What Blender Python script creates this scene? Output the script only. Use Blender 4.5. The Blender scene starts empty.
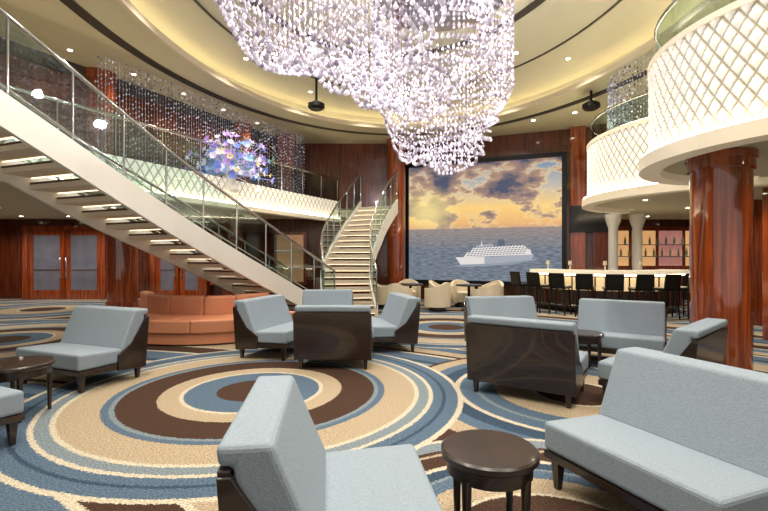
import bpy, math, random
from mathutils import Vector, noise
random.seed(7)
S = bpy.context.scene
COL = S.collection
try:
    S.view_settings.view_transform = 'Standard'
except Exception: pass

# ---------------------------------------------------------------- materials
def newmat(name):
    m = bpy.data.materials.new(name); m.use_nodes = True
    nt = m.node_tree; b = nt.nodes['Principled BSDF']
    return m, nt, b
def s2l(c):
    return tuple(((x/255)/12.92 if x/255 <= .04045 else (((x/255)+.055)/1.055)**2.4) for x in c)+(1,)
def plain(name, rgb, rough=.5, metal=0, emit=0, ecol=None, coat=0, nscale=0, namt=.1, bump=0, nosample=False):
    m, nt, b = newmat(name)
    b.inputs['Base Color'].default_value = s2l(rgb)
    b.inputs['Roughness'].default_value = rough
    b.inputs['Metallic'].default_value = metal
    b.inputs['Coat Weight'].default_value = coat
    if emit:
        b.inputs['Emission Color'].default_value = s2l(ecol or rgb)
        b.inputs['Emission Strength'].default_value = emit
    if emit<1.5 or nosample:
        try: m.cycles.emission_sampling='NONE'
        except Exception: pass
    if nscale:
        tc = nt.nodes.new('ShaderNodeTexCoord'); n = nt.nodes.new('ShaderNodeTexNoise')
        n.inputs['Scale'].default_value = nscale; n.inputs['Detail'].default_value = 4
        nt.links.new(tc.outputs['Object'], n.inputs['Vector'])
        mr = nt.nodes.new('ShaderNodeMapRange')
        mr.inputs['To Min'].default_value = 1-namt; mr.inputs['To Max'].default_value = 1+namt
        nt.links.new(n.outputs['Fac'], mr.inputs['Value'])
        mx = nt.nodes.new('ShaderNodeVectorMath'); mx.operation = 'SCALE'
        mx.inputs[0].default_value = s2l(rgb)[:3]
        nt.links.new(mr.outputs[0], mx.inputs['Scale'])
        nt.links.new(mx.outputs[0], b.inputs['Base Color'])
        if bump:
            bp = nt.nodes.new('ShaderNodeBump'); bp.inputs['Strength'].default_value = bump
            bp.inputs['Distance'].default_value = .004
            nt.links.new(n.outputs['Fac'], bp.inputs['Height']); nt.links.new(bp.outputs[0], b.inputs['Normal'])
    return m
def wood(name, c1, c2, scale=(6,6,.6), rough=.18, coat=.6):
    m, nt, b = newmat(name)
    tc = nt.nodes.new('ShaderNodeTexCoord'); mp = nt.nodes.new('ShaderNodeMapping')
    mp.inputs['Scale'].default_value = scale
    n = nt.nodes.new('ShaderNodeTexNoise'); n.inputs['Scale'].default_value = 3; n.inputs['Detail'].default_value = 8
    n.inputs['Distortion'].default_value = .6
    cr = nt.nodes.new('ShaderNodeValToRGB')
    cr.color_ramp.elements[0].position = .3; cr.color_ramp.elements[0].color = s2l(c1)
    cr.color_ramp.elements[1].position = .72; cr.color_ramp.elements[1].color = s2l(c2)
    nt.links.new(tc.outputs['Object'], mp.inputs[0]); nt.links.new(mp.outputs[0], n.inputs['Vector'])
    nt.links.new(n.outputs['Fac'], cr.inputs[0]); nt.links.new(cr.outputs[0], b.inputs['Base Color'])
    b.inputs['Roughness'].default_value = rough; b.inputs['Coat Weight'].default_value = coat
    b.inputs['Coat Roughness'].default_value = .04
    return m
def glassmat(name, tint=(228,240,238)):
    m = bpy.data.materials.new(name); m.use_nodes = True; nt = m.node_tree; N=nt.nodes; L=nt.links
    N.remove(N['Principled BSDF']); out = N['Material Output']
    t = N.new('ShaderNodeBsdfTransparent'); t.inputs[0].default_value = s2l(tint)
    g = N.new('ShaderNodeBsdfGlossy'); g.inputs['Roughness'].default_value = .03
    lw = N.new('ShaderNodeLayerWeight'); lw.inputs[0].default_value = .5
    p = N.new('ShaderNodeMath'); p.operation='POWER'; L.new(lw.outputs['Facing'],p.inputs[0]); p.inputs[1].default_value=4
    q = N.new('ShaderNodeMath'); q.operation='MULTIPLY_ADD'; L.new(p.outputs[0],q.inputs[0]); q.inputs[1].default_value=.4; q.inputs[2].default_value=.06
    mx = N.new('ShaderNodeMixShader')
    L.new(q.outputs[0], mx.inputs[0]); L.new(t.outputs[0], mx.inputs[1]); L.new(g.outputs[0], mx.inputs[2])
    L.new(mx.outputs[0], out.inputs[0])
    return m

M_FAB = plain('fabric_blue_grey', (137,150,160), .9, nscale=110, namt=.3, bump=.5)
M_DARK = wood('espresso_wood', (30,20,16), (50,34,27), (2,2,8), .3, .4)
M_WOOD = wood('mahogany_gloss', (90,34,14), (178,84,38), (6,6,.3), .08, 1)
M_WOODD = wood('mahogany_dark', (62,28,15), (116,54,30), (5,5,.4), .18, .7)
M_ORANGE = plain('tan_leather', (200,132,96), .5, nscale=12, namt=.06)
M_CHROME = plain('polished_steel', (205,205,205), .12, 1)
M_WHITE = plain('white_lacquer', (230,226,215), .35, nscale=2, namt=.03)
M_CEIL = plain('ceiling_plaster', (203,195,163), .6, nscale=.8, namt=.05)
M_CEIL2 = plain('ceiling_recess_plaster', (194,189,162), .5, nscale=.8, namt=.05)
M_DARKM = plain('dark_groove', (54,46,38), .5, nscale=4)
M_BLACK = plain('black_metal', (18,18,18), .35, .4, nscale=4)
M_CREAM = plain('cream_leather', (214,200,174), .5, nscale=20, namt=.05)
M_LIP = plain('lip_cream_lacquer', (230,219,194), .4, nscale=3, namt=.03, emit=.12, ecol=(255,232,190))  # faint emission stands in for LED light falling on the lacquer
M_GLOW = plain('cove_led_warm', (255,240,215), .5, emit=8, ecol=(255,236,200))
M_GLOWW = plain('led_white', (255,252,240), .5, emit=13, ecol=(255,240,204))
M_LAMP = plain('downlight_lens', (255,245,220), .5, emit=14, ecol=(255,240,212), nosample=True)
M_STEPL = plain('step_led', (255,245,220), .5, emit=2.6, ecol=(255,228,186))  # strips added under the treads to brighten their undersides
M_TREAD = plain('stair_carpet_brown', (98,70,52), .8, nscale=60, namt=.2)
M_TREADU = plain('stair_tread_cream', (226,212,188), .5, nscale=6, namt=.05)
M_GLASS = glassmat('railing_glass')
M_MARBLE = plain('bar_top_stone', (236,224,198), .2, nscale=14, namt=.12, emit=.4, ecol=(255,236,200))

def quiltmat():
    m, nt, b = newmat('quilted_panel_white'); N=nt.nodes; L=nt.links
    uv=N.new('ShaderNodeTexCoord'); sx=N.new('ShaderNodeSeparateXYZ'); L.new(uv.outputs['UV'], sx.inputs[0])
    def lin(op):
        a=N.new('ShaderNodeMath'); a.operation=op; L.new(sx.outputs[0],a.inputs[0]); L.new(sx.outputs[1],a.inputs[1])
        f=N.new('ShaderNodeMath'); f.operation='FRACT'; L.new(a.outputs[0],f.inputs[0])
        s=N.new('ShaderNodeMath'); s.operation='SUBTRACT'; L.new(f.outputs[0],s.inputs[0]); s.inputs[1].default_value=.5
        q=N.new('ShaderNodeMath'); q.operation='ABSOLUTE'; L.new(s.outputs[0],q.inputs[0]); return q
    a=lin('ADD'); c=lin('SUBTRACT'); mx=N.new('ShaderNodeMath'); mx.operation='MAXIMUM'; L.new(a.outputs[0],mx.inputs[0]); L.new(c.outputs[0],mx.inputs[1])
    cr=N.new('ShaderNodeValToRGB'); e=cr.color_ramp.elements; e[0].position=.34; e[0].color=s2l((240,236,224)); e[1].position=.48; e[1].color=s2l((158,148,122))  # groove shading painted into the colour along the diamond lines
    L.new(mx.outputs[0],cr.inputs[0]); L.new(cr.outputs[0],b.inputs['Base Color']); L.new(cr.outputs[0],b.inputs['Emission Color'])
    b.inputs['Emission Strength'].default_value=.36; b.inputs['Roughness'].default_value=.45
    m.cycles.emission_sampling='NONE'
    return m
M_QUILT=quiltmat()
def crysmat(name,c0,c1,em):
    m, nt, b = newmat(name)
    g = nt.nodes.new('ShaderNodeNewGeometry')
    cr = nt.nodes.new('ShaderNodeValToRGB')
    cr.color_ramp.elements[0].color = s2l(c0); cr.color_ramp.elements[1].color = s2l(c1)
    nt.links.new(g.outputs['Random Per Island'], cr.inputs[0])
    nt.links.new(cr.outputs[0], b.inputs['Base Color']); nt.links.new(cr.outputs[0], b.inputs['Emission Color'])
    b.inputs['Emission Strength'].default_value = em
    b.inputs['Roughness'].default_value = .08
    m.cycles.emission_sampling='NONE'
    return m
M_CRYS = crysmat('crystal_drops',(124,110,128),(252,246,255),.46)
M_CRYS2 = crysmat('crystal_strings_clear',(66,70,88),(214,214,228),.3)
M_STR = plain('crystal_wire',(120,112,120),.4,.6)

BLUE=(80,98,115); BLUED=(54,70,87); CREAM=(162,146,121); BROWN=(67,49,39); LB=(115,126,131); IV=(185,175,154)
def carpet():
    m, nt, b = newmat('carpet_ring_pattern')
    N = nt.nodes; L = nt.links
    tc = N.new('ShaderNodeTexCoord')
    nz = N.new('ShaderNodeTexNoise'); nz.inputs['Scale'].default_value = 60; nz.inputs['Detail'].default_value = 3
    L.new(tc.outputs['Object'], nz.inputs['Vector'])
    sb = N.new('ShaderNodeVectorMath'); sb.operation='SUBTRACT'; L.new(nz.outputs['Color'], sb.inputs[0]); sb.inputs[1].default_value=(.5,.5,.5)
    sc = N.new('ShaderNodeVectorMath'); sc.operation='MULTIPLY'; L.new(sb.outputs[0], sc.inputs[0]); sc.inputs[1].default_value=(.06,.06,0)
    ad = N.new('ShaderNodeVectorMath'); ad.operation='ADD'; L.new(tc.outputs['Object'], ad.inputs[0]); L.new(sc.outputs[0], ad.inputs[1])
    def rings(cx, cy, R, stops, repeat=False):
        d = N.new('ShaderNodeVectorMath'); d.operation='DISTANCE'; L.new(ad.outputs[0], d.inputs[0]); d.inputs[1].default_value=(cx,cy,0)
        q = N.new('ShaderNodeMath'); q.operation='DIVIDE'; L.new(d.outputs['Value'], q.inputs[0]); q.inputs[1].default_value=R
        v = q
        if repeat:
            f = N.new('ShaderNodeMath'); f.operation='FRACT'; L.new(q.outputs[0], f.inputs[0]); v = f
        cr = N.new('ShaderNodeValToRGB'); cr.color_ramp.interpolation='CONSTANT'
        e = cr.color_ramp.elements
        e[0].position=0; e[0].color=s2l(stops[0][1]); e[1].position=stops[1][0]; e[1].color=s2l(stops[1][1])
        for p,c in stops[2:]:
            x = e.new(p); x.color = s2l(c)
        L.new(v.outputs[0], cr.inputs[0])
        lt = N.new('ShaderNodeMath'); lt.operation='LESS_THAN'; L.new(q.outputs[0], lt.inputs[0]); lt.inputs[1].default_value=1
        return cr.outputs[0], lt.outputs[0]
    P1 = [(0,BROWN),(.17,BLUE),(.31,IV),(.33,CREAM),(.42,BROWN),(.58,LB),(.60,BLUE),(.63,CREAM),(.775,IV),(.795,LB),(.84,IV),(.86,BLUE),(.905,BLUED),(.92,BLUE),(.975,IV)]
    P2 = [(0,BLUE),(.2,BROWN),(.40,IV),(.42,CREAM),(.55,BLUE),(.62,LB),(.64,BLUED),(.7,IV),(.73,BROWN),(.83,CREAM),(.85,BROWN),(.88,LB),(.97,IV)]
    P3 = [(0,BROWN),(.22,IV),(.24,CREAM),(.45,BLUE),(.54,LB),(.57,BLUE),(.66,IV),(.69,BLUED),(.78,BLUE),(.86,CREAM),(.965,BROWN)]
    P0 = [(0,BLUE),(.12,IV),(.14,BROWN),(.25,IV),(.265,CREAM),(.38,LB),(.43,BLUED),(.47,BLUE),(.56,IV),(.585,BROWN),(.61,CREAM),(.68,BLUE),(.76,IV),(.78,BROWN),(.88,CREAM),(.96,BLUED)]
    cur,_ = rings(-6,-3,3.3,P0,True)
    circ = [(-6.8,8.0,2.3,P1),(4.2,2.6,2.4,P3),(-4.6,2.2,1.9,P3),(1.3,9.4,2.2,P1),(3.8,7.4,1.7,P2),(-3.4,12,2.2,P2),
            (-9.5,12.5,2.4,P3),(6.5,12,2,P2),(2.1,4.9,1.9,P3),(.9,2.2,1.5,P2),(-1.0,8.6,1.3,P3),(-1.45,5.0,2.3,P1),(-1.8,1.2,1.3,P2)]
    for (cx,cy,R,P) in circ:
        c,f = rings(cx,cy,R,P)
        mx = N.new('ShaderNodeMix'); mx.data_type='RGBA'
        L.new(f, mx.inputs[0]); L.new(cur, mx.inputs[6]); L.new(c, mx.inputs[7]); cur = mx.outputs[2]
    n2 = N.new('ShaderNodeTexNoise'); n2.inputs['Scale'].default_value=75; n2.inputs['Detail'].default_value=3; L.new(tc.outputs['Object'], n2.inputs['Vector'])
    mr = N.new('ShaderNodeMapRange'); mr.inputs['From Min'].default_value=.3; mr.inputs['From Max'].default_value=.7
    mr.inputs['To Min'].default_value=.5; mr.inputs['To Max'].default_value=1.5; L.new(n2.outputs['Fac'], mr.inputs['Value'])
    sv = N.new('ShaderNodeVectorMath'); sv.operation='SCALE'; L.new(cur, sv.inputs[0]); L.new(mr.outputs[0], sv.inputs['Scale'])
    L.new(sv.outputs[0], b.inputs['Base Color']); b.inputs['Roughness'].default_value=.95
    b.inputs['Specular IOR Level'].default_value=.1
    bp = N.new('ShaderNodeBump'); bp.inputs['Strength'].default_value=.4; bp.inputs['Distance'].default_value=.01
    L.new(n2.outputs['Fac'], bp.inputs['Height']); L.new(bp.outputs[0], b.inputs['Normal'])
    return m
M_CARPET = carpet()

def screenmat():
    m, nt, b = newmat('video_sunset_sea'); N=nt.nodes; L=nt.links
    m.cycles.emission_sampling='NONE'
    tc=N.new('ShaderNodeTexCoord'); sx=N.new('ShaderNodeSeparateXYZ'); L.new(tc.outputs['UV'], sx.inputs[0])
    sky=N.new('ShaderNodeValToRGB'); e=sky.color_ramp.elements
    e[0].position=.44; e[0].color=s2l((200,156,130)); e[1].position=1; e[1].color=s2l((110,136,170))
    x=e.new(.49); x.color=s2l((232,180,116)); x=e.new(.62); x.color=s2l((246,204,124)); x=e.new(.78); x.color=s2l((190,182,170))
    L.new(sx.outputs[1], sky.inputs[0])
    mp=N.new('ShaderNodeMapping'); mp.inputs['Scale'].default_value=(3.0,4.2,1); mp.inputs['Location'].default_value=(3.6,1.7,0); L.new(tc.outputs['UV'], mp.inputs[0])
    cn=N.new('ShaderNodeTexNoise'); cn.inputs['Scale'].default_value=1.3; cn.inputs['Detail'].default_value=9; cn.inputs['Roughness'].default_value=.6
    L.new(mp.outputs[0], cn.inputs['Vector'])
    hb=N.new('ShaderNodeMapRange'); hb.inputs['From Min'].default_value=.45; hb.inputs['From Max'].default_value=1; hb.inputs['To Min'].default_value=-.03; hb.inputs['To Max'].default_value=.085
    L.new(sx.outputs[1], hb.inputs['Value']); ad=N.new('ShaderNodeMath'); L.new(cn.outputs['Fac'],ad.inputs[0]); L.new(hb.outputs[0],ad.inputs[1])
    cc=N.new('ShaderNodeValToRGB'); e=cc.color_ramp.elements; e[0].position=.46;e[0].color=(0,0,0,1);e[1].position=.53;e[1].color=(1,1,1,1)
    L.new(ad.outputs[0], cc.inputs[0])
    ccol=N.new('ShaderNodeValToRGB'); e=ccol.color_ramp.elements; e[0].position=.48;e[0].color=s2l((255,224,160));e[1].position=.66;e[1].color=s2l((78,82,104))
    x=e.new(.54); x.color=s2l((172,140,122))
    L.new(ad.outputs[0], ccol.inputs[0])
    ms=N.new('ShaderNodeMix'); ms.data_type='RGBA'; L.new(cc.outputs[0], ms.inputs[0]); L.new(sky.outputs[0], ms.inputs[6]); L.new(ccol.outputs[0], ms.inputs[7])
    d=N.new('ShaderNodeVectorMath'); d.operation='DISTANCE'; L.new(tc.outputs['UV'], d.inputs[0]); d.inputs[1].default_value=(.14,.6,0)
    g=N.new('ShaderNodeMapRange'); g.interpolation_type='SMOOTHSTEP'; g.inputs['From Min'].default_value=0; g.inputs['From Max'].default_value=.26; g.inputs['To Min'].default_value=.75; g.inputs['To Max'].default_value=0
    L.new(d.outputs['Value'], g.inputs['Value'])
    m2=N.new('ShaderNodeMix'); m2.data_type='RGBA'; L.new(g.outputs[0], m2.inputs[0]); L.new(ms.outputs[2], m2.inputs[6]); m2.inputs[7].default_value=s2l((255,232,150))
    mp2=N.new('ShaderNodeMapping'); mp2.inputs['Scale'].default_value=(22,110,1); L.new(tc.outputs['UV'], mp2.inputs[0])
    sn=N.new('ShaderNodeTexNoise'); sn.inputs['Scale'].default_value=1; sn.inputs['Detail'].default_value=5; L.new(mp2.outputs[0], sn.inputs['Vector'])
    sc=N.new('ShaderNodeValToRGB'); e=sc.color_ramp.elements; e[0].position=.3;e[0].color=s2l((70,86,104));e[1].position=.75;e[1].color=s2l((144,150,160))
    L.new(sn.outputs['Fac'], sc.inputs[0])
    hz=N.new('ShaderNodeMapRange'); hz.inputs['From Min'].default_value=.25; hz.inputs['From Max'].default_value=.447; hz.inputs['To Min'].default_value=0; hz.inputs['To Max'].default_value=.5
    L.new(sx.outputs[1], hz.inputs['Value']); m4=N.new('ShaderNodeMix'); m4.data_type='RGBA'; L.new(hz.outputs[0],m4.inputs[0]); L.new(sc.outputs[0],m4.inputs[6]); m4.inputs[7].default_value=s2l((176,150,130))
    lt=N.new('ShaderNodeMath'); lt.operation='LESS_THAN'; L.new(sx.outputs[1], lt.inputs[0]); lt.inputs[1].default_value=.447
    m3=N.new('ShaderNodeMix'); m3.data_type='RGBA'; L.new(lt.outputs[0], m3.inputs[0]); L.new(m2.outputs[2], m3.inputs[6]); L.new(m4.outputs[2], m3.inputs[7])
    b.inputs['Base Color'].default_value=(0.005,.005,.005,1); b.inputs['Roughness'].default_value=.6; b.inputs['Specular IOR Level'].default_value=.2
    L.new(m3.outputs[2], b.inputs['Emission Color']); b.inputs['Emission Strength'].default_value=1.05
    return m
M_SCREEN = screenmat()

# ---------------------------------------------------------------- helpers
def obj(name, data, parent=None, mat=None, loc=(0,0,0), rot=0):
    o = bpy.data.objects.new(name, data); COL.objects.link(o)
    if parent: o.parent = parent
    if mat is not None and data is not None: data.materials.append(mat)
    o.location = loc; o.rotation_euler = (0,0,rot)
    return o
def empty(name, loc=(0,0,0), rot=0):
    o = bpy.data.objects.new(name, None); COL.objects.link(o); o.empty_display_size=.1
    o.location=loc; o.rotation_euler=(0,0,rot); return o
def mesh(name, V, F, mat, parent=None, smooth=False, bevel=0, loc=(0,0,0), rot=0, seg=2, uv=None):
    me = bpy.data.meshes.new(name); me.from_pydata([tuple(v) for v in V], [], F); me.update()
    if smooth:
        me.polygons.foreach_set('use_smooth', [True]*len(me.polygons))
    if uv:
        l = me.uv_layers.new()
        for lp in me.loops: l.data[lp.index].uv = uv[lp.vertex_index]
    o = obj(name, me, parent, mat, loc, rot)
    if bevel:
        md = o.modifiers.new('b','BEVEL'); md.width=bevel; md.segments=seg; md.limit_method='ANGLE'; md.angle_limit=.6
    return o
def box(name, x0,x1,y0,y1,z0,z1, mat, parent=None, bevel=0, seg=2):
    V=[(x,y,z) for z in (z0,z1) for x,y in ((x0,y0),(x1,y0),(x1,y1),(x0,y1))]
    F=[(3,2,1,0),(4,5,6,7),(0,1,5,4),(1,2,6,5),(2,3,7,6),(3,0,4,7)]
    return mesh(name,V,F,mat,parent,bevel=bevel,seg=seg)
def prism_x(name, pts, x0, x1, mat, parent=None, bevel=0, seg=3, smooth=False):
    n=len(pts); V=[(x0,y,z) for y,z in pts]+[(x1,y,z) for y,z in pts]
    F=[tuple(range(n)), tuple(range(2*n-1,n-1,-1))]+[(i+n,(i+1)%n+n,(i+1)%n,i) for i in range(n)]
    o=mesh(name,V,F,mat,parent,bevel=bevel,seg=seg,smooth=smooth); return fixn(o)
def prism_z(name, pts, z0, z1, mat, parent=None, bevel=0):
    n=len(pts); V=[(x,y,z0) for x,y in pts]+[(x,y,z1) for x,y in pts]
    F=[tuple(range(n-1,-1,-1)), tuple(range(n,2*n))]+[(i,(i+1)%n,(i+1)%n+n,i+n) for i in range(n)]
    return fixn(mesh(name,V,F,mat,parent,bevel=bevel))
def fixn(o):
    import bmesh
    bm=bmesh.new(); bm.from_mesh(o.data); bmesh.ops.recalc_face_normals(bm, faces=bm.faces); bm.to_mesh(o.data); bm.free(); return o
def lathe(name, prof, mat, parent=None, loc=(0,0,0), seg=40, smooth=True, cap=True):
    V=[];F=[]
    for r,z in prof:
        for i in range(seg):
            a=2*math.pi*i/seg; V.append((r*math.cos(a),r*math.sin(a),z))
    for k in range(len(prof)-1):
        for i in range(seg):
            j=(i+1)%seg; F.append((k*seg+i,k*seg+j,(k+1)*seg+j,(k+1)*seg+i))
    if cap:
        F.append(tuple(range(seg-1,-1,-1))); F.append(tuple((len(prof)-1)*seg+i for i in range(seg)))
    o=mesh(name,V,F,mat,parent,loc=loc)
    if smooth:
        for p in o.data.polygons:
            if len(p.vertices)==4: p.use_smooth=True
        md=o.modifiers.new('e','EDGE_SPLIT'); md.split_angle=.6
    return o
def tube(name, pts, r, mat, parent=None, cyc=False):
    c=bpy.data.curves.new(name,'CURVE'); c.dimensions='3D'; c.bevel_depth=r; c.bevel_resolution=3; c.use_fill_caps=True
    s=c.splines.new('POLY'); s.points.add(len(pts)-1)
    for i,p in enumerate(pts): s.points[i].co=(p[0],p[1],p[2],1)
    s.use_cyclic_u=cyc
    return obj(name,c,parent,mat)
def spline(P, n=12):
    P=[Vector(p) for p in P]; out=[]
    Q=[P[0]*2-P[1]]+P+[P[-1]*2-P[-2]]
    for i in range(1,len(Q)-2):
        for k in range(n):
            t=k/n; a,b,c,d=Q[i-1],Q[i],Q[i+1],Q[i+2]
            out.append(.5*((2*b)+(c-a)*t+(2*a-5*b+4*c-d)*t*t+(3*b-a-3*c+d)*t**3))
    out.append(P[-1]); return out
def resample(P, n):
    P=[Vector(p) for p in P]; L=[0]
    for i in range(1,len(P)): L.append(L[-1]+(P[i]-P[i-1]).length)
    out=[]; j=0
    for k in range(n+1):
        s=L[-1]*k/n
        while j<len(L)-2 and L[j+1]<s: j+=1
        t=(s-L[j])/max(1e-9,L[j+1]-L[j]); out.append(P[j].lerp(P[j+1],t))
    return out
def normals(P):
    out=[]
    for i in range(len(P)):
        d=(P[min(i+1,len(P)-1)]-P[max(i-1,0)]); d=Vector((d.x,d.y)).normalized(); out.append(Vector((-d.y,d.x)))
    return out
def ribbon(name, P, N, z0s, z1s, off0, off1, mat, parent=None, smooth=False, closed=False, bevel=0):
    """solid band along plan path P between offsets off0, off1 and heights"""
    n=len(P); V=[];F=[]
    for i in range(n):
        a=Vector((P[i].x,P[i].y))+N[i]*off0; b=Vector((P[i].x,P[i].y))+N[i]*off1
        z0=z0s[i] if hasattr(z0s,'__len__') else z0s; z1=z1s[i] if hasattr(z1s,'__len__') else z1s
        V+=[(a.x,a.y,z0),(b.x,b.y,z0),(b.x,b.y,z1),(a.x,a.y,z1)]
    m=n if closed else n-1
    for i in range(m):
        j=(i+1)%n
        for k in range(4):
            l=(k+1)%4; F.append((4*i+k,4*j+k,4*j+l,4*i+l))
    if not closed:
        F.append((0,1,2,3)); F.append((4*n-1,4*n-2,4*n-3,4*n-4))
    return fixn(mesh(name,V,F,mat,parent,smooth=smooth,bevel=bevel,seg=3))

class Cloud:
    def __init__(s): s.V=[]; s.F=[]
    def octa(s,x,y,z,r,h):
        b=len(s.V)
        s.V+=[(x+r,y,z),(x,y+r,z),(x-r,y,z),(x,y-r,z),(x,y,z+h),(x,y,z-h*.9)]
        for i in range(4):
            j=(i+1)%4; s.F+=[(b+i,b+j,b+4),(b+j,b+i,b+5)]
    def drop(s,x,y,z,r):
        b=len(s.V); n=6
        s.V.append((x,y,z-r))
        for rr,zz in ((.8,-.55),(1,.05),(.6,.8)):
            for i in range(n):
                a=i*math.pi/3; s.V.append((x+r*rr*math.cos(a),y+r*rr*math.sin(a),z+r*zz))
        s.V.append((x,y,z+r*1.9))
        for i in range(n):
            j=(i+1)%n
            s.F.append((b,b+1+j,b+1+i))
            for k in range(2): s.F.append((b+1+k*n+i,b+1+k*n+j,b+1+(k+1)*n+j,b+1+(k+1)*n+i))
            s.F.append((b+1+2*n+i,b+1+2*n+j,b+1+3*n))
    def rod(s,x,y,z0,z1,r):
        b=len(s.V)
        for z in (z0,z1):
            for i in range(3):
                a=i*2.094; s.V.append((x+r*math.cos(a),y+r*math.sin(a),z))
        for i in range(3):
            j=(i+1)%3; s.F.append((b+i,b+j,b+3+j,b+3+i))
    def make(s,name,mat,parent=None): return mesh(name,s.V,s.F,mat,parent)

# ---------------------------------------------------------------- room shell
box('floor', -14,13,-5,16.2,-.1,0, M_CARPET)
WY=15.6
box('wall_back', -14,13,WY,WY+.2,0,6.2, M_WOODD)
box('wall_left', -14.2,-14,-5,WY+.2,0,6.2, M_WOODD)
box('wall_right', 13,13.2,-5,WY+.2,0,6.2, M_WOODD)
ZC=5.4; ZR=5.8; EC=(.5,7.3); EA,EB=4.5,6.3
def ell(a,b,n=96,c=EC): return [(c[0]+a*math.cos(2*math.pi*i/n), c[1]+b*math.sin(2*math.pi*i/n)) for i in range(n)]
def ringplate(name, p0, p1, z, mat, parent=None, th=.05):
    n=len(p0); V=[(x,y,z) for x,y in p0]+[(x,y,z) for x,y in p1]+[(x,y,z+th) for x,y in p0]+[(x,y,z+th) for x,y in p1]
    F=[]
    for i in range(n):
        j=(i+1)%n
        F+=[(i,i+n,j+n,j),(i+2*n,j+2*n,j+3*n,i+3*n),(i,j,j+2*n,i+2*n),(i+n,i+3*n,j+3*n,j+n)]
    return fixn(mesh(name,V,F,mat,parent))
ceil=empty('ceiling')
ringplate('ceiling_soffit', ell(EA,EB), ell(EA*3.6,EB*2.6), ZC, M_CEIL, ceil, .06)
prism_z('ceiling_recess', ell(EA+.5,EB+.5), ZR, ZR+.05, M_CEIL2, ceil)
ringplate('ceiling_recess_side', ell(EA+.45,EB+.45), ell(EA+.5,EB+.5), ZC+.06, M_CEIL2, ceil, ZR-ZC-.06)
ringplate('cove_led', ell(EA+.28,EB+.28), ell(EA+.36,EB+.36), ZC+.07, M_GLOW, ceil, .02)
ringplate('trim_1', ell(EA-.02,EB-.02), ell(EA+.05,EB+.05), ZC-.05, M_CREAM, ceil, .12)
ringplate('ceiling_slot_dark', ell(2.6,3.5,96,(.2,6.0)), ell(2.75,3.65,96,(.2,6.0)), ZR-.03, M_DARKM, ceil,.03)
ringplate('ceiling_slot_outer', ell(3.6,4.9,96,(.4,6.8)), ell(3.64,4.94,96,(.4,6.8)), ZR-.02, M_DARKM, ceil,.02)
ringplate('ceiling_slot_soffit', ell(EA+.75,EB+.75), ell(EA+.95,EB+.9), ZC-.02, M_DARKM, ceil,.02)

# ---------------------------------------------------------------- left balcony
FP=spline([(-9.5,3.4),(-7.6,4.6),(-6.3,6.1),(-5.2,8),(-4.2,10),(-3.1,12.4),(-2.2,14.2),(-1.6,15.4)],10)
FP=resample(FP,90); FN=normals(FP)
for i,n in enumerate(FN):
    if n.x>0: FN[i]=-n
balc=empty('balcony_left')
edge=[(p.x,p.y) for p in FP]
prism_z('balcony_deck', edge+[(-13.9,15.4),(-13.9,3.4)], 2.75,3.0, M_CEIL, balc)
def quilt(name, P, Nn, z0, z1, cell, amp, mat, parent, off=0, res=6):
    L=0
    for i in range(1,len(P)): L+=(P[i]-P[i-1]).length
    nu=int(L/cell*res); nv=max(6,int((z1-z0)/(cell*1.25)*res))
    PP=resample(P,nu); NN=normals(PP)
    for i in range(len(NN)):
        k=min(len(Nn)-1,int(i/nu*(len(Nn)-1)))
        if NN[i].dot(Nn[k])<0: NN[i]=-NN[i]
    V=[];F=[];UV=[]
    for i in range(nu+1):
        u=L*i/nu/cell
        for j in range(nv+1):
            z=z0+(z1-z0)*j/nv; w=(z-z0)/(cell*1.5)
            ta=abs(((u+w)%1)-.5)*2; tb=abs(((u-w)%1)-.5)*2
            h=1-max(ta,tb)**2.5
            q=Vector((PP[i].x,PP[i].y))+NN[i]*(off+amp*h)
            V.append((q.x,q.y,z)); UV.append((u,w))
    for i in range(nu):
        for j in range(nv):
            F.append((i*(nv+1)+j,(i+1)*(nv+1)+j,(i+1)*(nv+1)+j+1,i*(nv+1)+j+1))
    return mesh(name,V,F,mat,parent,smooth=True,uv=UV)
FNo=[-n for n in FN]
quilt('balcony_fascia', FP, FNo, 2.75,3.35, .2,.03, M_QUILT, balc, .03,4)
ribbon('balcony_fascia_back', FP, FN, 2.75,3.35, -.02,.06, M_WHITE, balc)
ribbon('balcony_lip', FP, FN, 2.64,2.75, -.16,.1, M_LIP, balc)
ribbon('balcony_led', FP, FN, 2.75,2.77, -.14,-.09, M_GLOWW, balc)
ribbon('balcony_glass', FP, FN, 3.35,4.05, 0,.015, M_GLASS, balc)
tube('balcony_handrail', [(p.x,p.y,4.1) for p in FP], .03, M_CHROME, balc)
for k in range(0,91,6):
    p=FP[k]; lathe('balcony_post',[(.015,3.35),(.015,4.1)],M_CHROME,balc,(p.x,p.y,0),8)
WP=[Vector((p.x,p.y))+FN[i]*1.5 for i,p in enumerate(FP)]
WP=[p for p in WP if p.y<15.2]
ribbon('wall_upper_left', WP, normals(WP), 3.0, ZC, 0,.12, M_WOODD)
ribbon('trim_2', WP, normals(WP), 5.15, ZC, -.05,-.01, M_DARKM)
for (x,y) in ((-6.1,9.6),(-4.3,13.4),(-3.2,14.6)):
    lathe('wood_column',[(.3,3.0),(.3,5.2),(.34,5.2),(.34,ZC)],M_WOOD,None,(x,y,0),32)

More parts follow.
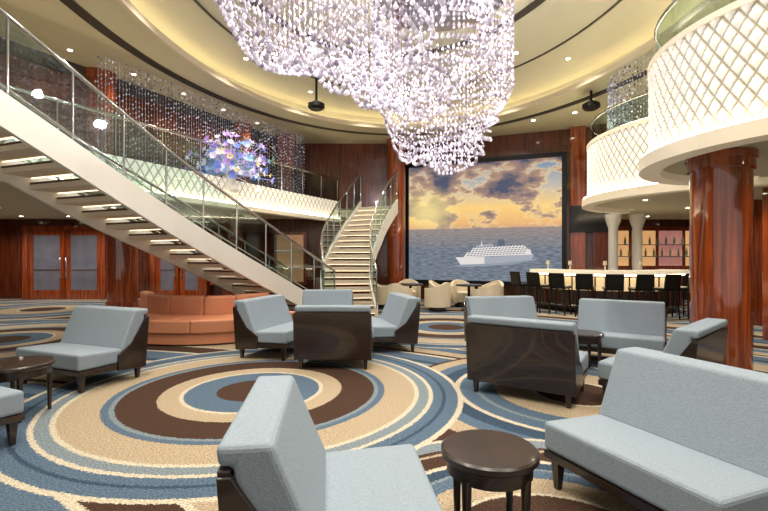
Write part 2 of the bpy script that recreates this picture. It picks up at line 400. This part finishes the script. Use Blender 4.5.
def curtain(name, P, z0, z1, step=.09, zs=.11, r=.014, parent=None):
    c=Cloud(); PP=resample(P, int(sum((P[i+1]-P[i]).length for i in range(len(P)-1))/step))
    for p in PP:
        c.rod(p.x,p.y,z0,z1,.0025)
        z=z0+random.random()*zs
        while z<z1:
            rr=r*random.uniform(.7,1.5); c.octa(p.x+random.uniform(-.01,.01),p.y,z,rr,rr*1.3); z+=zs*random.uniform(.8,1.3)
    return c.make(name,M_CRYS2,parent)
CP=[Vector((p.x,p.y))+FN[i]*.55 for i,p in enumerate(FP)]
curtain('crystal_curtain', CP[42:84], 3.02, ZC-.02, .07,.1,.017,parent=balc)
curtain('crystal_curtain', CP[4:26], 3.02, ZC-.02, .06,.09,.015,parent=balc)

# lower level left : doors
M_DOORGL=plain('door_glass_tinted',(84,88,104),.05,0,nscale=2.5,namt=.6,emit=.16,ecol=(150,134,124))  # faint warm emission painted in to brighten the panes like a reflection
def double_door(name,x,y,w,h):
    e=empty(name,(x,y,0))
    box('frame_left',-w/2-.16,-w/2,-.12,.05,0,h+.16,M_WOOD,e,.01); box('frame_right',w/2,w/2+.16,-.12,.05,0,h+.16,M_WOOD,e,.01)
    box('frame_top',-w/2,w/2,-.12,.05,h,h+.16,M_WOOD,e,.01)
    for s in (-1,1):
        a,b=(-w/2,-.02) if s<0 else (.02,w/2)
        box('stile_a',a,a+.16,-.05,.02,0,h,M_WOOD,e,.005); box('stile_b',b-.16,b,-.05,.02,0,h,M_WOOD,e,.005)
        box('rail_bottom',a+.16,b-.16,-.05,.02,0,.32,M_WOOD,e,.005); box('rail_top',a+.16,b-.16,-.05,.02,h-.16,h,M_WOOD,e,.005)
        box('rail_mid',a+.16,b-.16,-.04,.01,h*.42,h*.42+.04,M_CHROME,e)
        box('pane',a+.16,b-.16,-.02,0,.32,h-.16,M_DOORGL,e)
        xx=-.1 if s<0 else .1
        tube('pull_handle',[(xx,-.06,.75),(xx,-.14,.8),(xx,-.14,1.4),(xx,-.06,1.45)],.02,M_CHROME,e)
double_door('door_1',-10.9,15.35,2.5,2.35)
double_door('door_2',-7.0,15.35,1.6,2.35)
for (x,y,r) in ((-7.7,13.2,.4),(-4.6,13.6,.3),(-12.6,13.0,.35)):
    lathe('wood_column',[(r+.05,0),(r+.05,.15),(r,.15),(r,2.6),(r+.04,2.6),(r+.04,2.72)],M_WOOD,None,(x,y,0),40)
M_CG=plain('case_glow',(200,150,110),.4,emit=.35,nscale=5,namt=.5)
for i,x in enumerate((-5.4,-3.2)):
    e=empty('display_case',(x,15.4,0))
    box('case_frame',-.55,.55,-.12,.1,.5,2.3,M_WOOD,e,.01); box('case_glow',-.45,.45,-.14,-.125,.6,2.2,M_CG,e)
    box('case_shelf_low',-.45,.45,-.3,-.14,1.1,1.13,M_CHROME,e); box('case_shelf_high',-.45,.45,-.3,-.14,1.65,1.68,M_CHROME,e)

# ---------------------------------------------------------------- staircases
def staircase(name, path, side, width, H, n, band=(.30,.12)):
    e=empty(name)
    P=resample(spline(path,14),n)
    N=[side*v for v in normals(P)]
    V1=[];F1=[];V2=[];F2=[];V3=[];F3=[];V4=[];F4=[]
    def blk(V,F,a,b,c,d,z0,z1):
        k=len(V)
        for z in (z0,z1):
            for q in (a,b,c,d): V.append((q.x,q.y,z))
        F.extend([(k+3,k+2,k+1,k),(k+4,k+5,k+6,k+7),(k,k+1,k+5,k+4),(k+1,k+2,k+6,k+5),(k+2,k+3,k+7,k+6),(k+3,k,k+4,k+7)])
    for i in range(n):
        z=H*(i+1)/n
        p0=Vector((P[i].x,P[i].y)); p1=Vector((P[i+1].x,P[i+1].y)); dd=(p1-p0)*.1
        a=p0-dd; b=p0-dd+N[i]*width; c=p1+dd+N[i+1]*width; d=p1+dd
        blk(V1,F1,a,b,c,d,z-.03,z); blk(V2,F2,a,b,c,d,z-.10,z-.031)
        blk(V3,F3,a-dd*.3,b-dd*.3,b,a,z-.04,z+.004)
        q=a+dd*1.0; r=b+dd*1.0
        blk(V4,F4,q,r,r+dd*.5,q+dd*.5,z-.112,z-.101)
    fixn(mesh('treads',V1,F1,M_TREAD,e)); fixn(mesh('tread_undersides',V2,F2,M_TREADU,e)); fixn(mesh('nosings',V3,F3,M_CREAM,e)); fixn(mesh('tread_fill_leds',V4,F4,M_STEPL,e))
    R=resample(P,n*3); RN=[]
    for v in normals(R): RN.append(side*v)
    m=len(R); zz=[H*i/(m-1)+.08 for i in range(m)]
    for off,nm in ((0,'outer'),(width,'inner')):
        ribbon('stringer_'+nm,R,RN,[max(0.001,z-band[0]) for z in zz],[z+band[1] for z in zz],off-.05,off+.02,M_WHITE,e,smooth=False)
        ribbon('glass_'+nm,R,RN,[z+band[1] for z in zz],[z+1.0 for z in zz],off-.02,off-.008,M_GLASS,e)
        pts=[(R[i].x+RN[i].x*(off-.015),R[i].y+RN[i].y*(off-.015),zz[i]+1.05) for i in range(m)]
        tube('handrail_'+nm,pts,.028,M_CHROME,e)
        tube('midrail_'+nm,[(x,y,z-.83) for x,y,z in pts],.012,M_CHROME,e)
        for i in range(0,m,6):
            tube('post_'+nm,[(pts[i][0],pts[i][1],pts[i][2]-1.02),pts[i]],.016,M_CHROME,e)
    return e
cs=staircase('curved_staircase', [(-1.2,10.75),(-2.1,9.35),(-3.3,7.35),(-4.2,5.2),(-4.55,4.4)], -1, 1.45, 3.42, 20, (.26,.14))
rs=staircase('rear_staircase', [(-1.45,10.9),(-1.65,12.2),(-1.3,13.5),(-.75,14.7)], -1, 1.3, 3.05, 18, (.28,.14))
box('landing_slab',-6.6,-4.4,2.4,4.38,3.2,3.42,M_CEIL,cs)
box('rear_deck',-1.4,.02,14.75,15.55,2.75,3.0,M_CEIL,rs)

# ---------------------------------------------------------------- screen wall (angled)
ANG=-math.atan2(1.8,4.54)
ws=empty('wall_screen',(3.13,14.5,0),ANG)
box('panel',-3.1,3.75,.3,.42,0,ZC-.005,M_WOODD,ws)
vw=empty('video_wall',(3.13,14.5,0),ANG)
sw,z0,z1=2.44,.68,4.5
mesh('screen',[(-sw,0,z0),(sw,0,z0),(sw,0,z1),(-sw,0,z1)],[(0,1,2,3)],M_SCREEN,vw,uv=[(0,0),(1,0),(1,1),(0,1)])
for nm,a in (('bezel_left',(-sw-.14,-sw,-.08,.28,z0-.14,z1+.14)),('bezel_right',(sw,sw+.14,-.08,.28,z0-.14,z1+.14)),
             ('bezel_top',(-sw,sw,-.08,.28,z1,z1+.14)),('bezel_bottom',(-sw,sw,-.08,.28,z0-.14,z0)),('back_housing',(-sw,sw,.02,.28,z0,z1))):
    box(nm,*a,M_BLACK,vw)
M_SHW=plain('ship_white_image',(10,10,10),.5,emit=1,ecol=(226,220,216),nscale=2,namt=.01)
M_SHG=plain('ship_grey_image',(10,10,10),.5,emit=1,ecol=(164,168,180),nscale=2,namt=.01)
M_SHB=plain('ship_dark_image',(10,10,10),.5,emit=1,ecol=(84,94,116),nscale=2,namt=.01)  # dark blue-grey of the funnel and windows in the screen image
M_WAKE=plain('wake_image',(10,10,10),.5,emit=1,ecol=(140,152,164),nscale=2,namt=.01)
def flat(name,pts,y,mat): mesh(name,[(x,y,z) for x,z in pts],[tuple(range(len(pts)))],mat,vw)
bx=-.78
flat('ship_wake',[(bx-.15,1.16),(bx+.3,1.12),(bx+1.6,1.2),(bx+2.5,1.36),(bx+2.5,1.40),(bx+1.2,1.28),(bx+.1,1.2)],-.004,M_WAKE)
flat('ship_hull',[(bx-.04,1.44),(bx+.12,1.2),(bx+1.3,1.25),(bx+2.36,1.38),(bx+2.42,1.54),(bx+1.2,1.46)],-.008,M_SHG)
flat('ship_bow',[(bx-.04,1.44),(bx+.12,1.2),(bx+.9,1.23),(bx+.9,1.45)],-.0085,M_SHW)
flat('ship_deck_low',[(bx+.22,1.44),(bx+2.36,1.53),(bx+2.3,1.70),(bx+.34,1.60)],-.009,M_SHW)
flat('ship_deck_high',[(bx+.42,1.60),(bx+2.25,1.69),(bx+2.1,1.84),(bx+.55,1.76)],-.010,M_SHW)
flat('ship_deck_top',[(bx+.6,1.75),(bx+1.2,1.79),(bx+1.15,1.87),(bx+.68,1.84)],-.010,M_SHG)
flat('ship_funnel',[(bx+1.3,1.80),(bx+1.55,1.82),(bx+1.5,2.02),(bx+1.33,2.0)],-.011,M_SHB)
flat('ship_mast',[(bx+.78,1.8),(bx+.84,1.8),(bx+.81,1.98)],-.011,M_SHW)
for k in range(5):
    zz=1.47+.062*k
    for q in range(18):
        u0=.34+.03*k+q*.102
        if u0>2.15: break
        flat('ship_windows',[(bx+u0,zz+u0*.045),(bx+u0+.07,zz+u0*.045+.003),(bx+u0+.07,zz+u0*.045+.028),(bx+u0,zz+u0*.045+.025)],-.012,M_SHB)
lathe('wood_column',[(.3,0),(.3,5.2),(.34,5.2),(.34,ZC)],M_WOOD,None,(.42,15.1,0),32)
for i,x in enumerate((2.68,3.3)):
    box('pilaster_%d'%i,x,x+.42,.05,.29,0,ZC-.01,M_WOOD if i==0 else M_WOODD,ws,.01)
M_TV=plain('dark_monitor',(14,14,16),.15)
box('side_monitor',2.66,3.74,.0,.04,2.2,3.0,M_TV,ws,.005)

# ---------------------------------------------------------------- right balconies (drums)
def arcpts(cx,cy,r,a0,a1,n=80):
    return [Vector((cx+r*math.cos(math.radians(a0+(a1-a0)*i/n)),cy+r*math.sin(math.radians(a0+(a1-a0)*i/n)))) for i in range(n+1)]
def drum(name,cx,cy,r,a0,a1,cell):
    e=empty(name); P=arcpts(cx,cy,r,a0,a1); N=[(p-Vector((cx,cy))).normalized() for p in P]
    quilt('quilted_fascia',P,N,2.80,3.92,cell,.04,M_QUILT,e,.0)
    ribbon('fascia_back',P,N,2.75,3.92,-.1,-.01,M_WHITE,e)
    ribbon('top_cap',P,N,3.92,3.99,-.12,.05,M_LIP,e)
    ribbon('lip',P,N,2.60,2.76,-.1,.15,M_LIP,e)
    ribbon('led_strip',P,N,2.76,2.785,.07,.13,M_GLOWW,e)
    ribbon('led_top',P,N,3.99,4.01,-.08,.0,M_GLOWW,e)
    PP=[(p.x,p.y) for p in arcpts(cx,cy,r-.1,0,360,72)][:-1]
    prism_z('drum_floor',PP,2.7,3.0,M_CEIL,e)
    ribbon('rail_glass',P,N,4.01,4.45,-.06,-.045,M_GLASS,e)
    tube('rail_top',[(p.x-N[i].x*.05,p.y-N[i].y*.05,4.47) for i,p in enumerate(P)],.025,M_CHROME,e)
    return e
d1=drum('balcony_drum',5.2,5.1,1.85,100,262,.15)
d2=drum('balcony_drum',7.0,9.3,2.5,105,250,.15)
curtain('crystal_curtain', arcpts(7.0,9.3,2.1,110,235,60), 3.9, ZC-.02, .07,.09,.018, parent=d2)
prism_z('balcony_right_slab',[(5.4,-3),(5.5,6.2),(6.2,8),(6.6,11.2),(6.9,15.0),(12.95,15.0),(12.95,-3)],2.71,2.98,M_CEIL)
UR=spline([(6.9,0),(7.2,4),(8.3,8),(9.2,11.5),(9.4,15.4)],10)
ribbon('wall_upper_right',UR,normals(UR),2.985,ZC-.005,0,-.12,M_WOOD)
def bigcol(x,y,r):
    lathe('wood_column',[(r+.07,0),(r+.07,.05),(r+.04,.07),(r+.04,.16),(r,.18),(r,2.5),(r+.03,2.5),(r+.03,2.62),(r+.05,2.62),(r+.05,2.69)],M_WOOD,None,(x,y,0),64)
bigcol(3.98,5.3,.305)
for k,(x,y) in enumerate(((6.7,13.1),(7.35,13.0))):
    lathe('white_column',[(.2,0),(.2,.1),(.13,.12),(.13,2.3),(.15,2.35),(.2,2.5),(.24,2.7)],M_WHITE,None,(x,y,0),32)
box('wood_pilaster',6.75,7.25,7.6,8.0,0,2.7,M_WOOD,None,.01)
box('wood_pilaster',7.9,8.3,9.6,10.0,0,2.7,M_WOOD,None,.01)
bb=empty('back_bar',(9.4,15.4,0))
box('cabinet',-1.9,1.9,-.35,.1,0,1.0,M_DARK,bb,.01)
box('back_panel',-1.9,1.9,0,.1,1.0,2.5,M_WOOD,bb)
M_BG=plain('backbar_glow',(214,160,110),.4,emit=.6,ecol=(250,190,128),nscale=4,namt=.4)
M_BG2=plain('backbar_glow_rose',(196,140,124),.4,emit=.4,ecol=(220,150,140),nscale=4,namt=.4)
for k in range(4):
    box('niche_glow',-1.8+.92*k,-1.0+.92*k,-.02,-.005,1.15,2.35,M_BG if k!=2 else M_BG2,bb)
for zz in (1.45,1.85): box('shelf',-1.85,1.85,-.22,-.02,zz,zz+.03,M_CHROME,bb)
M_BOT=plain('bottle_glass',(120,150,110),.1,nscale=3,namt=.5)
for k in range(26):
    x=-1.75+k*.14
    lathe('bottle',[(.035,0),(.035,.17),(.012,.22),(.012,.28)],M_BOT,bb,(x,-.14,1.48 if k%2 else 1.88),10)

# ---------------------------------------------------------------- bar and stools
bar=empty('bar_counter')
BC=(6.35,13.35)
P=arcpts(BC[0],BC[1],2.1,196,325,60); N=[(p-Vector(BC)).normalized() for p in P]
ribbon('bar_front',P,N,.12,.98,-.12,0,M_DARK,bar); ribbon('bar_plinth',P,N,0,.12,-.1,-.06,M_BLACK,bar)
ribbon('bar_top',P,N,1.03,1.12,-.5,.2,M_MARBLE,bar); ribbon('bar_under_led',P,N,.98,1.02,.01,.08,M_GLOW,bar)
tube('foot_rail',[(p.x+N[i].x*.15,p.y+N[i].y*.15,.2) for i,p in enumerate(P)],.022,M_CHROME,bar)
M_PANEL=plain('bar_lit_panel',(214,190,150),.4,emit=.5,ecol=(255,222,164),nscale=6,namt=.15)
ribbon('bar_lit_band',P,N,.6,.94,.003,.012,M_PANEL,bar)
for k in range(1,24):
    p=P[int(k*2.5)]; n=N[int(k*2.5)]
    q=p+n*.02; lathe('front_rib',[(.02,.12),(.02,.98)],M_WOODD,bar,(q.x,q.y,0),8)
def stool(x,y,rot):
    e=empty('bar_stool',(x,y,0),rot)
    for sx in (-1,1):
        for sy in (-1,1):
            tube('leg_%d%d'%(sx,sy),[(sx*.2,sy*.2,0),(sx*.16,sy*.16,.68)],.018,M_BLACK,e)
    for s in (-1,1):
        tube('stretcher_x%d'%s,[(-.19,s*.19,.25),(.19,s*.19,.25)],.012,M_BLACK,e); tube('stretcher_y%d'%s,[(s*.19,-.19,.25),(s*.19,.19,.25)],.012,M_BLACK,e)
    box('seat',-.21,.21,-.21,.19,.66,.74,M_BLACK,e,.03,3)
    prism_x('backrest',[(.17,.72),(.22,.72),(.27,1.06),(.22,1.06)],-.2,.2,M_BLACK,e,.012)
    return e
for a in (200,213,226,239,252,265,278,291):
    r=2.68; x=BC[0]+r*math.cos(math.radians(a)); y=BC[1]+r*math.sin(math.radians(a))
    stool(x,y,math.radians(a)-math.pi/2)
for k,a in enumerate((205,225,250,275)):
    x=BC[0]+1.95*math.cos(math.radians(a)); y=BC[1]+1.95*math.sin(math.radians(a))
    lathe('table_lamp',[(.06,1.121),(.015,1.14),(.015,1.25),(.05,1.26),(.04,1.36)],M_CREAM,bar,(x,y,0),16)

# ---------------------------------------------------------------- seating
def lounge(x,y,rotdeg,W=1.12,name='lounge_chair'):
    e=empty(name,(x,y,0),math.radians(rotdeg)); h=W/2
    prism_x('seat_cushion',[(-.43,.25),(-.43,.43),(.16,.40),(.16,.24)],-h+.01,h-.01,M_FAB,e,.028,3)
    prism_x('back_cushion',[(.06,.22),(.07,.41),(.25,.84),(.445,.84),(.435,.765),(.385,.765),(.335,.22)],-h+.005,h-.005,M_FAB,e,.024,3)
    prism_x('back_shell',[(.335,.13),(.385,.13),(.437,.76),(.39,.76)],-h,h,M_DARK,e,.008,2)
    for s in (-1,1):
        a,b=(h-.02,h+.012) if s>0 else (-h-.012,-h+.02)
        prism_x('side_panel_%s'%('r' if s>0 else 'l'),[(.02,.16),(.34,.13),(.388,.13),(.436,.74),(.385,.74),(.20,.46),(.02,.34)],a,b,M_DARK,e,.006,2)
    prism_x('plinth',[(-.42,.19),(-.42,.245),(.335,.235),(.335,.15)],-h+.005,h-.005,M_DARK,e,.008,2)
    for sx in (-1,1):
        for yy in (-.36,.33):
            cx=sx*(h-.07); V=[]
            for z,q in ((0,.018),(.19,.032)):
                V+=[(cx-q,yy-q,z),(cx+q,yy-q,z),(cx+q,yy+q,z),(cx-q,yy+q,z)]
            mesh('leg_%d_%d'%(sx,int(yy*10)),V,[(3,2,1,0),(4,5,6,7),(0,1,5,4),(1,2,6,5),(2,3,7,6),(3,0,4,7)],M_DARK,e,bevel=.003)
    return e
lounge(-3.62,5.4,-22)
lounge(-3.5,3.3,60)
lounge(-1.62,6.95,72)
lounge(-.66,6.25,178,1.0)
lounge(-1.05,8.3,5,.95)
lounge(.0,7.4,-75)
lounge(1.92,6.9,10)
lounge(1.6,4.95,146,1.1)
lounge(3.3,6.3,-32)
lounge(2.86,4.6,-138)
lounge(-.20,2.06,97,.95)
lounge(1.64,2.6,-66,1.08)
def round_table(x,y,r=.25,h=.5):
    e=empty('round_side_table',(x,y,0))
    lathe('top',[(r-.01,h-.045),(r,h-.035),(r,h-.01),(r-.012,h)],M_DARK,e,(0,0,0),48)
    lathe('apron',[(r-.03,h-.12),(r-.03,h-.045)],M_DARK,e,(0,0,0),40)
    for k in range(4):
        a=math.pi/4+k*math.pi/2
        cx,cy=(r-.045)*math.cos(a),(r-.045)*math.sin(a)
        lathe('leg_%d'%k,[(.016,0),(.026,h-.1)],M_DARK,e,(cx,cy,0),14)
round_table(.55,2.34); round_table(2.6,5.85); round_table(-3.45,4.2,.3)
def tub(x,y,rotdeg):
    e=empty('tub_chair',(x,y,0),math.radians(rotdeg))
    P=arcpts(0,0,.34,-40,220,26); N=[p.normalized() for p in P]
    zt=[.62+.16*math.sin(math.radians(max(0,min(180,-40+260*i/26))))**2 for i in range(27)]
    ribbon('shell',P,N,.12,zt,-.07,.02,M_CREAM,e)
    lathe('seat',[(.25,.15),(.26,.3),(.26,.42),(.2,.45)],M_CREAM,e,(0,-.02,0),28)
    lathe('base',[(.22,0),(.22,.12)],M_DARK,e,(0,0,0),24)
def cafe(x,y):
    e=empty('cafe_table',(x,y,0))
    lathe('top',[(.36,.66),(.36,.7)],M_DARK,e); lathe('pedestal',[(.22,0),(.22,.02),(.04,.05),(.04,.66)],M_BLACK,e)
cafe(.75,12.7); cafe(2.35,12.4)
for x,y,r in ((-.02,12.9,90),(.75,13.5,0),(1.45,12.2,-130),(.4,11.9,160),(1.65,12.9,70),(3.05,12.8,-50),(2.7,11.7,-150),(2.3,13.2,10)):
    tub(x,y,r)

# tan banquette
bq=empty('curved_banquette')
BP=resample(spline([(-5.7,8.9),(-4.9,7.9),(-3.9,7.4),(-2.9,7.4),(-2.15,7.85),(-1.65,8.6)],10),60); BN=normals(BP)
ribbon('base',BP,BN,0.03,.2,.04,1.5,M_ORANGE,bq); ribbon('toe_kick',BP,BN,0,.03,.1,1.3,M_DARK,bq)
for k in range(5):
    a=k*12; sl=slice(a,a+13)
    ribbon('seat_%d'%k,BP[sl],BN[sl],.205,.43,0,.74,M_ORANGE,bq,bevel=.03)
    ribbon('back_%d'%k,BP[sl],BN[sl],.21,.76,.75,.96,M_ORANGE,bq,bevel=.05)
    ribbon('seat_rear_%d'%k,BP[sl],BN[sl],.205,.43,.97,1.5,M_ORANGE,bq,bevel=.03)

# ---------------------------------------------------------------- flower arrangement
fs=empty('flower_arrangement',(-3.75,10.9,0))
cols=[(120,140,225),(240,238,250),(240,220,150),(190,160,225),(135,185,220),(110,140,96)]
mats=[plain('petal_%d'%i,c,.35,emit=.2,nscale=8,namt=.1) for i,c in enumerate(cols)]
FV=[[] for _ in cols]; FF=[[] for _ in cols]
for k in range(240):
    ci=random.choice((0,0,1,1,2,3,3,4,5))
    th=random.uniform(0,2*math.pi); ph=math.acos(random.uniform(-.5,1)); d=Vector((math.sin(ph)*math.cos(th)*1.15,math.sin(ph)*math.sin(th)*1.15,math.cos(ph)*.85))
    Lr=random.uniform(.3,.95); c=Vector((0,0,3.65))+d*Lr; d.normalize()
    s=d.orthogonal().normalized(); u=d.cross(s)
    V=FV[ci];F=FF[ci]; R=random.uniform(.06,.13)*(1.15-.3*Lr); npet=7 if ci!=5 else 3
    for q in range(npet):
        a=2*math.pi*q/npet+random.random()*.3; w=s*math.cos(a)+u*math.sin(a); t=d.cross(w)
        b=len(V); V+=[c-d*.02,c+w*R*.6+t*R*.3+d*R*.25,c+w*R*(1 if ci!=5 else 1.8)+d*R*.5,c+w*R*.6-t*R*.3+d*R*.25]
        F+=[(b,b+1,b+2,b+3)]
    b=len(V); st=d.orthogonal().normalized()*.006
    V+=[Vector((0,0,3.5))+st,Vector((0,0,3.5))-st,c-st,c+st]; F+=[(b,b+1,b+2,b+3)]
for ci,mt in enumerate(mats): mesh('petals_%d'%ci,FV[ci],FF[ci],mt,fs)
lathe('vase',[(.16,3.0),(.2,3.1),(.12,3.4),(.17,3.55)],M_WHITE,fs,(0,0,.002),24)

# ---------------------------------------------------------------- chandelier
ch=empty('crystal_chandelier')
c=Cloud(); cw=Cloud()
LOB=[(-.52,4.7,1.6,1.75,3.42,1.2,2.3),(.3,5.9,1.1,1.1,3.45,.7,2.2),(.93,7.3,1.12,1.25,2.98,1.1,2.8)]
def height(l,rf,t):
    (cx,cy,a,b,z,d,p)=l
    return z+d*rf**p+.13*math.sin(9*rf+2*t)
def zb_field(x,y):
    best=9
    for l in LOB:
        rf=math.hypot((x-l[0])/l[2],(y-l[1])/l[3])
        if rf<=1.02: best=min(best, height(l,rf,math.atan2((y-l[1])/l[3],(x-l[0])/l[2])))
    return best
for li,l in enumerate(LOB):
    (cx,cy,a,b,z,d,p)=l
    K=int(a/.11)
    for k in range(1,K+1):
        rf=k/K; n=int(2*math.pi*rf*(a+b)/2/.075)
        for i in range(n):
            t=2*math.pi*i/n+ k*.3
            x=cx+a*rf*math.cos(t); y=cy+b*rf*math.sin(t)
            z0=height(l,rf,math.atan2(math.sin(t),math.cos(t)))
            if zb_field(x,y)<z0-.001: continue
            outer = k>=K-1
            zz=z0
            c.drop(x,y,zz,.026); zz+=.13
            for j in range(12 if outer else 2):
                if zz>ZR-.15: break
                c.drop(x,y,zz,.019 if outer else .014); zz+=.12
            if k%2==0: cw.rod(x,y,z0,ZR-.04,.0012)
c.make('crystal_strands',M_CRYS,ch); cw.make('wires',M_STR,ch)
prism_z('canopy',ell(1.5,1.7,64,(-.5,4.7)),ZR-.06,ZR-.035,M_CHROME,ch)
prism_z('canopy_far',ell(1.1,1.2,64,(.93,7.3)),ZR-.06,ZR-.035,M_CHROME,ch)

# ---------------------------------------------------------------- downlights
dl=empty('recessed_downlights'); cnt=0
def down(x,y,z,W=60,ang=120,r=.055,light=True,col=(1,.91,.79)):
    global cnt; cnt+=1
    lathe('lens_%d'%cnt,[(r,z-.012),(r,z-.004)],M_LAMP,dl,(x,y,0),16)
    lathe('bezel_%d'%cnt,[(r*1.4,z-.008),(r*1.4,z-.001)],M_CHROME,dl,(x,y,0),16)
    if light:
        L=bpy.data.lights.new('downlight','SPOT'); L.energy=W; L.spot_size=math.radians(ang); L.spot_blend=.8; L.shadow_soft_size=.05; L.color=col
        o=bpy.data.objects.new('downlight_lamp_%d'%cnt,L); COL.objects.link(o); o.location=(x,y,z-.03); o.parent=dl
for i in range(14):
    a=2*math.pi*i/14
    down(EC[0]+(EA-.6)*math.cos(a),EC[1]+(EB-.6)*math.sin(a),ZR,245,130,.045)
for x,y in ((-2.5,2.2),(2.6,1.5),(0,.6),(3.2,3.8),(-3,5),(2.8,9.5),(-1.6,9.8)):
    down(x,y,ZR if (x-EC[0])**2/EA**2+(y-EC[1])**2/EB**2<1 else ZC,285,125,.045)
for k in range(8,88,8):
    p=Vector((FP[k].x,FP[k].y))+FN[k]*.9; down(p.x,p.y,ZC,80,120,.04)
for x in (-13,-11.5,-10,-8.5,-7,-5.6):
    for y in (7.2,9.5,11.6,14.2):
        if x<-5.8 or y>11: down(x,y,2.75,120,150,.05,light=((y in (9.5,14.2))))
for x,y in ((6.6,4.2),(4.6,4.2),(4.4,6.2),(6.0,7.6),(7.2,9.3),(6.2,8.6),(7.6,11.2),(8.8,9.5),(9.6,12),(8,13.6),(10.4,14.2),(5.6,9.6)):
    down(x,y,2.695,70,150,.045)
for x,y in ((5.2,12.2),(4.3,12.9)):
    down(x,y,ZC,150,90)
for x,y in ((7.0,6.4),(7.6,9.0),(8.3,12.0)):  # extra downlights added to brighten the upper right wall
    down(x-.3,y,ZC,100,140,.04)

for x,y,z,W in ((-.4,4.75,4.6,150),(.3,5.9,4.7,80),(.93,7.3,4.5,150)):
    L=bpy.data.lights.new('chandelier_lamp','POINT'); L.energy=W; L.shadow_soft_size=.08; L.color=(1,.95,.95)
    o=bpy.data.objects.new('chandelier_lamp',L); COL.objects.link(o); o.location=(x,y,z); o.parent=ch
for x,y in ((-1.6,10.6),(4.9,10.6)):
    e=empty('ceiling_speaker',(x,y,0))
    lathe('mount',[(.03,5.1),(.03,ZR if (x-EC[0])**2/EA**2+(y-EC[1])**2/EB**2<1 else ZC)],M_BLACK,e,(0,0,0),12); lathe('housing',[(.14,4.95),(.2,5.0),(.2,5.08),(.1,5.14)],M_BLACK,e,(0,0,0),24)

w=bpy.data.worlds.new('world'); S.world=w; w.use_nodes=True
w.node_tree.nodes['Background'].inputs[0].default_value=(1,.94,.88,1); w.node_tree.nodes['Background'].inputs[1].default_value=.8  # warm fill light added, entering through the open end behind the camera

cam=bpy.data.cameras.new('camera'); cam.lens=21; cam.sensor_width=36; cam.clip_end=100
co=bpy.data.objects.new('camera',cam); COL.objects.link(co); co.location=(0,0,1.5); co.rotation_euler=(math.radians(90),0,0)
S.camera=co
